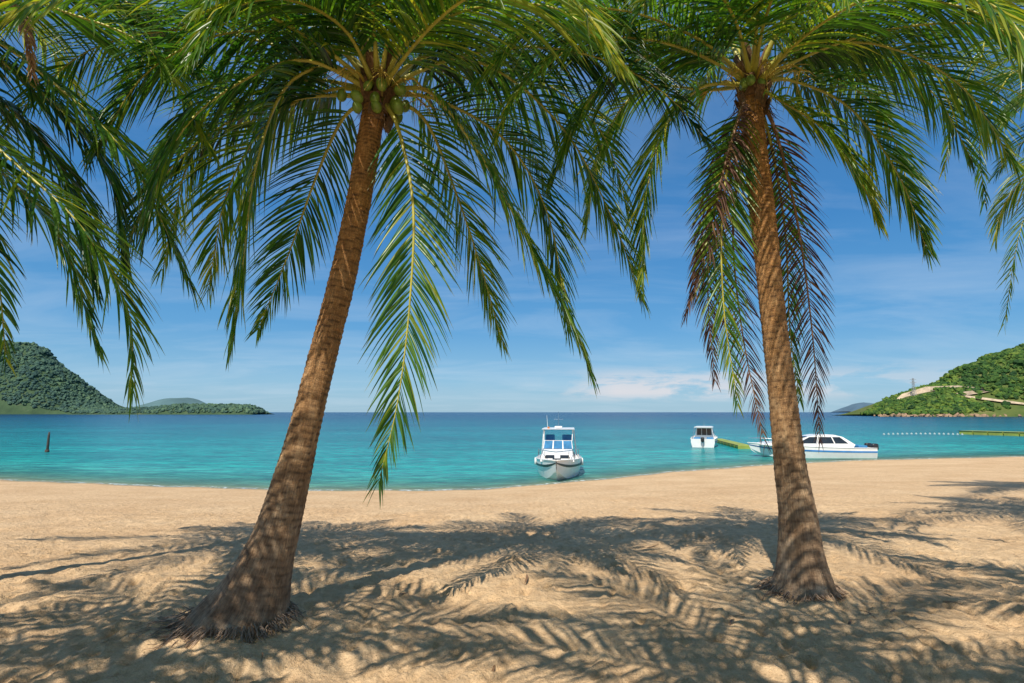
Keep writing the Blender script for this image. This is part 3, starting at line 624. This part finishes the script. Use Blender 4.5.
        mb=MB(); mb.tube([(D*.36,0,zc+.92),(D*.35,0,zc+1.45)],[.025,.012],6); mb.build('mast',M_steel,t)
    return t
pa=onsea(557,480); LA=7.6; ra=math.atan2(-1,-.11)
speedboat((pa.x-math.cos(ra)*LA*.86,pa.y-math.sin(ra)*LA*.86,SEA+.02),ra,'white cabin boat with hardtop and mast, bow nosed towards the beach',LA,2.35,.98,.72,'A')
pb=onsea(703,447.5); speedboat((pb.x,pb.y,SEA+.02),R(68),'small white motor boat seen from its stern, in the middle distance',6.2,2.3,.95,.75,'B')
pc=onsea(873,457.5); speedboat((pc.x-.1,pc.y+.3,SEA+.02),R(176),'long white speedboat moored side on behind the right palm trunk',8.4,2.6,.98,.68,'C')
# ---------------------------------------------------------------- pontoons, floats, marker post
M_pont=simple('yellow green float',(.32,.38,.07),.6,.3,scale=1.5); M_float=simple('white float',(.42,.48,.48),.4,.1); M_post=simple('weathered post',(.07,.055,.045),.9,.4)
def pontoon(a,b,wd,label,ht=.42):
    a=Vector(a);b=Vector(b); d=b-a; Ln=d.length; t=empty('floating_pontoon',a,math.atan2(d.y,d.x)); tag(t,label,'pontoon'); n=max(2,int(Ln/1.6))
    for i in range(min(n,30)):
        mb=MB(); s_=Ln/n; mb.box(((i+.5)*s_,0,ht/2-.09),(s_*.93,wd,ht),.06); mb.build('float_block',M_pont,t)
    mb=MB(); mb.tube([(0,-wd/2-.05,ht-.12),(Ln,-wd/2-.05,ht-.12)],.03,6); mb.build('rope',M_post,t)
pontoon(onsea(717,441.5),onsea(745,449),1.1,'yellow green floating pontoon leading from the small boat to the speedboat')
pontoon(onsea(965,434),onsea(1060,437),3.0,'yellow green floating pontoon at the right edge of the bay',.6)
mb=MB(); mb.add(*(lambda bm:( [v.co.copy() for v in bm.verts],[[v.index for v in f.verts] for f in bm.faces]))((lambda bm:(bmesh.ops.create_icosphere(bm,subdivisions=2,radius=.15),bm.verts.ensure_lookup_table(),bm)[-1])(bmesh.new())))
mb.tube([(0,0,.12),(0,0,.22)],.04,8)
fl=mb.build('float_buoy',M_float,None,True)
for i in range(18):
    o=fl if i==0 else bpy.data.objects.new('float_buoy',fl.data)
    if i: col.objects.link(o)
    q=onsea(884+i*4.6,434.6-.5*math.sin(i*.2)); o.location=(q.x,q.y,SEA+.02)
    tag(o,'small white float in the line of buoys before the right headland','buoy','white float buoys in a line on the water')
q=onsea(47,452); t=empty('marker_post',(q.x,q.y,SEA)); tag(t,'dark wooden marker post standing in the water at the left','post')
mb=MB(); mb.tube([(0,0,-1.5),(.02,0,.6),(.0,.02,1.25),(.03,0,1.6)],[.09,.09,.08,.05],10); mb.build('pole',M_post,t,True)
mb=MB(); mb.tube([(0,0,-.1),(0,0,.2)],[.17,.14],12); mb.build('collar',M_post,t,True)
# ---------------------------------------------------------------- headlands
def hill_mat(name,c1,c2,c3):
    m,nt,b,o=mat(name); tc=N(nt,'ShaderNodeTexCoord'); n=noisen(nt,tc.outputs['Object'],.05,8,.7)
    nt.links.new(ramp(nt,n,[(.3,c1),(.55,c2),(.75,c3)]),b.inputs['Base Color']); b.inputs['Roughness'].default_value=.95; b.inputs['Specular IOR Level'].default_value=.1
    bump(nt,n,b,1,3); return m
def leafy_mat(name,c1,c2,c3,haze):
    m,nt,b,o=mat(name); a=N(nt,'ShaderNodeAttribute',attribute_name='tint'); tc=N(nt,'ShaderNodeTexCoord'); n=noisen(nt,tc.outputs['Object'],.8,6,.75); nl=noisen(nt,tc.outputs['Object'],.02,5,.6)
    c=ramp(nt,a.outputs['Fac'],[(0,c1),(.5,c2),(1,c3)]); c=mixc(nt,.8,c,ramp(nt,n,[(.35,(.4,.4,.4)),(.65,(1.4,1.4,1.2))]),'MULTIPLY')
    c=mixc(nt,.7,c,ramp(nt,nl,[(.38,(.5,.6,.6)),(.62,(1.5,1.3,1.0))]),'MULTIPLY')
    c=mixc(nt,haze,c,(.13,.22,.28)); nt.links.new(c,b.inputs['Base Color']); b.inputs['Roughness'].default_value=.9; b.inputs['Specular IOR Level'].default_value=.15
    bump(nt,n,b,1,1.0); return m
bm=bmesh.new(); bmesh.ops.create_icosphere(bm,subdivisions=2,radius=1); bm.verts.ensure_lookup_table()
IV=np.array([v.co[:] for v in bm.verts]); IF=np.array([[v.index for v in f.verts] for f in bm.faces]); bm.free()
def hill(name,forest,prof,Yr,half,nt_,csz,hm,lm_,seed,lab,flab,sub=0,road=None,rough=1.0):
    px=[a for a,_ in prof]; XX=[P(a,412,Yr).x for a in px]; HH=[P(a,b,Yr).z-SEA-sub for a,b in prof]
    x=np.linspace(XX[0],XX[-1],240); v=np.linspace(0,1,110); Xg,Vg=np.meshgrid(x,v)
    def H(X,V):
        h=np.interp(X,XX,HH); f=np.clip(np.sin(np.pi*np.clip(V,0,1)),0,1)**.75
        nz=vnoise(X/half*2.2+9,V*4,seed)*.30+vnoise(X/half*6,V*9,seed+1)*.12
        h=h*(1+rough*(.08*vnoise(X/half*7,X*0,seed+8)+.05*vnoise(X/half*17,X*0,seed+9)))
        return SEA-.5+(h+.5)*f*(1+nz*(1-np.abs(2*V-1)*.3)*(.3+.7*np.abs(V-.5)*2))
    def YY(X,V): return Yr-half+2*half*V+vnoise(X/half*3,V*0,seed+5)*half*.25
    Zg=H(Xg,Vg); Yg=YY(Xg,Vg)
    idx=np.arange(Xg.size).reshape(Xg.shape); F_=np.stack([idx[:-1,:-1],idx[:-1,1:],idx[1:,1:],idx[1:,:-1]],-1).reshape(-1,4)
    o=mesh(name,np.stack([Xg,Yg,Zg],-1).reshape(-1,3),F_,True,None,hm); tag(o,lab,'headland',kind='structure')
    rx=None
    if road:
        uu=np.linspace(.01,.5,300); V_=[];rx=[];ry=[]
        for a,b_,wd in road:
            y0=Yr-half*.55; 
            for it in range(6):
                X0=P(a,412,y0).x; zt=P(a,b_,y0).z; hz=H(np.full(300,X0),uu); k=int(np.argmax(hz>=zt)) if (hz>=zt).any() else 299; y0=float(YY(np.array([X0]),np.array([uu[k]]))[0])
            rx.append(X0); ry.append(y0)
            zc_=float(hz[k]); V_+=[(X0,y0-wd*.5,zc_+.4),(X0,y0+wd*.25,zc_+.9),(X0,y0+wd*.55,zc_+wd*.62)]
        n_=len(road); ro=mesh('dirt_road',V_,[(3*i+j,3*i+3+j,3*i+4+j,3*i+1+j) for i in range(n_-1) for j in range(2)],True,None,simple('bare earth',(.58,.46,.32),.95,.3,scale=.4)); tag(ro,'pale dirt road cut along the slope of the right headland','road',kind='structure')
    r=np.random.default_rng(seed)
    M_=nt_; Xr=r.uniform(XX[0],XX[-1],M_); Vr=r.uniform(.04,.62,M_); Zr=H(Xr,Vr); Yr_=YY(Xr,Vr)
    ok=(Zr>SEA+1.3)|(r.random(M_)<.04)
    if rx:
        o_=np.argsort(rx); j=np.interp(Xr,np.array(rx)[o_],np.array(ry)[o_],left=-999,right=-999); ok&=~((j>0)&(Yr_-j>-11)&(Yr_-j<6))
    Xr,Zr,Yr_=Xr[ok],Zr[ok],Yr_[ok]; M_=len(Xr)
    s_=csz*r.uniform(.4,1.0,M_)**1.0*np.where(r.random(M_)<.08,1.4,1.0)
    q=IV[None]*(1+r.normal(0,.22,(M_,len(IV),1)))*s_[:,None,None]*np.array([1,1,.85]); q=q+np.stack([Xr,Yr_,Zr+s_*.3],1)[:,None,:]
    Fa=(IF[None]+(np.arange(M_)*len(IV))[:,None,None]).reshape(-1,3)
    f=mesh(forest,q.reshape(-1,3),Fa,False,{'tint':np.repeat(r.random(M_),len(IV))},lm_); tag(f,flab,'forest',kind='stuff'); return H
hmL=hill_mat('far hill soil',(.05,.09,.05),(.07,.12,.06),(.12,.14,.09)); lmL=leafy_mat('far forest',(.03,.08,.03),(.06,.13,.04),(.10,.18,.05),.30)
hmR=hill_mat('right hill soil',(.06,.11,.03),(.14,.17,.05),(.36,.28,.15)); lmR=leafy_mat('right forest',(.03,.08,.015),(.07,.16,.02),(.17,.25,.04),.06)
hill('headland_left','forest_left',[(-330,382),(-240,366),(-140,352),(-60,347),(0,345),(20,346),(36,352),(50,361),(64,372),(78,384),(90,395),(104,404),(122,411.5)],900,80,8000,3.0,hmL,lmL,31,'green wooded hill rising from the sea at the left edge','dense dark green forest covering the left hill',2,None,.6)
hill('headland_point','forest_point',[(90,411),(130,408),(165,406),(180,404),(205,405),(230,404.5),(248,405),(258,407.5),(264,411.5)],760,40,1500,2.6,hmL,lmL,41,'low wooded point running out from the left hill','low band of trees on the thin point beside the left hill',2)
HR=hill('headland_right','forest_right',[(874,411.8),(882,409),(893,403),(910,395),(932,386),(955,378),(970,368),(985,363),(998,354),(1024,349),(1080,340),(1160,336),(1260,354),(1360,390),(1400,411)],460,68,9500,2.2,hmR,lmR,51,'steep green headland with rocky foot at the right edge','bright green scrub and trees covering the right headland',2,
 road=[(904,398,2.5),(912,395,4.5),(922,392,6.5),(934,392,6.5),(946,394,5),(960,397,4.5),(976,399.5,4),(992,401.5,4),(1010,404,4),(1030,406,3)],rough=.8)
def isle(name,prof,Y,lab,c):
    XX=[P(a,412,Y).x for a,_ in prof]; HH=[P(a,b,Y).z for a,b in prof]; x=np.linspace(XX[0],XX[-1],60); v=np.linspace(0,1,12); Xg,Vg=np.meshgrid(x,v)
    Zg=SEA-3+(np.interp(Xg,XX,HH)-SEA+3)*np.sin(np.pi*Vg)**.6*(1+.12*vnoise(Xg/60,Vg*5,3)); Yg=Y+(Vg-.5)*500
    idx=np.arange(Xg.size).reshape(Xg.shape); F_=np.stack([idx[:-1,:-1],idx[:-1,1:],idx[1:,1:],idx[1:,:-1]],-1).reshape(-1,4)
    o=mesh(name,np.stack([Xg,Yg,Zg],-1).reshape(-1,3),F_,True,None,simple(name+' haze',c,.95,.2,scale=.01)); tag(o,lab,'island',kind='structure')
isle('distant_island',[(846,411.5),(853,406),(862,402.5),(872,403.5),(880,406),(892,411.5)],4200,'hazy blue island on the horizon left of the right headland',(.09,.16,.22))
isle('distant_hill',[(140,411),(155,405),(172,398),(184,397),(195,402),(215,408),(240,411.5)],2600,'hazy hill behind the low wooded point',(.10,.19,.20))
M_rock=simple('shore rock',(.38,.25,.15),.9,.4,scale=.6,bmp=.6)
rk=[]
for k in range(3):
    V=IV*(1+rng.normal(0,.2,(len(IV),1)))*np.array([1.5,1.2,.8]); rk.append(mesh('shore_rock',V,IF,False,None,M_rock))
for i in range(70):
    o=rk[i] if i<3 else bpy.data.objects.new('shore_rock',rk[i%3].data)
    if i>=3: col.objects.link(o)
    X=P(876+i*2.6,412,396).x; vv=float(vnoise(np.array([X/68*3]),np.array([0.]),56)[0])*68*.25
    o.location=(X+random.uniform(-1,1),460-68+vv+random.uniform(-1,4),SEA+random.uniform(0,.8)); o.rotation_euler=(random.random(),random.random(),random.random()*6); s_=random.uniform(.5,1.7); o.scale=(s_,s_,s_)
    tag(o,'brown boulder at the waterline of the right headland','rock','boulders along the foot of the right headland')
q=P(914,392,455); t=empty('lattice_tower',(q.x,q.y,q.z-3)); tag(t,'small lattice tower on the slope of the right headland','tower')
mb=MB()
for sx_ in(-1,1):
    for sy_ in(-1,1): mb.tube([(sx_*1.1,sy_*1.1,0),(sx_*.35,sy_*.35,14)],.14,5)
for k in range(7):
    z0=k*2;z1=z0+2; w0=1.1-.75*z0/14; w1=1.1-.75*z1/14
    for a_,b_2 in (((-1,-1),(1,-1)),((1,-1),(1,1)),((1,1),(-1,1)),((-1,1),(-1,-1))):
        mb.tube([(a_[0]*w0,a_[1]*w0,z0),(b_2[0]*w1,b_2[1]*w1,z1)],.08,4)
mb.build('mast_frame',M_grey,t)
for z_ in (10.5,13):
    mb=MB(); mb.box((0,0,z_),(5,.3,.3)); mb.build('cross_arm',M_grey,t)
print('done')
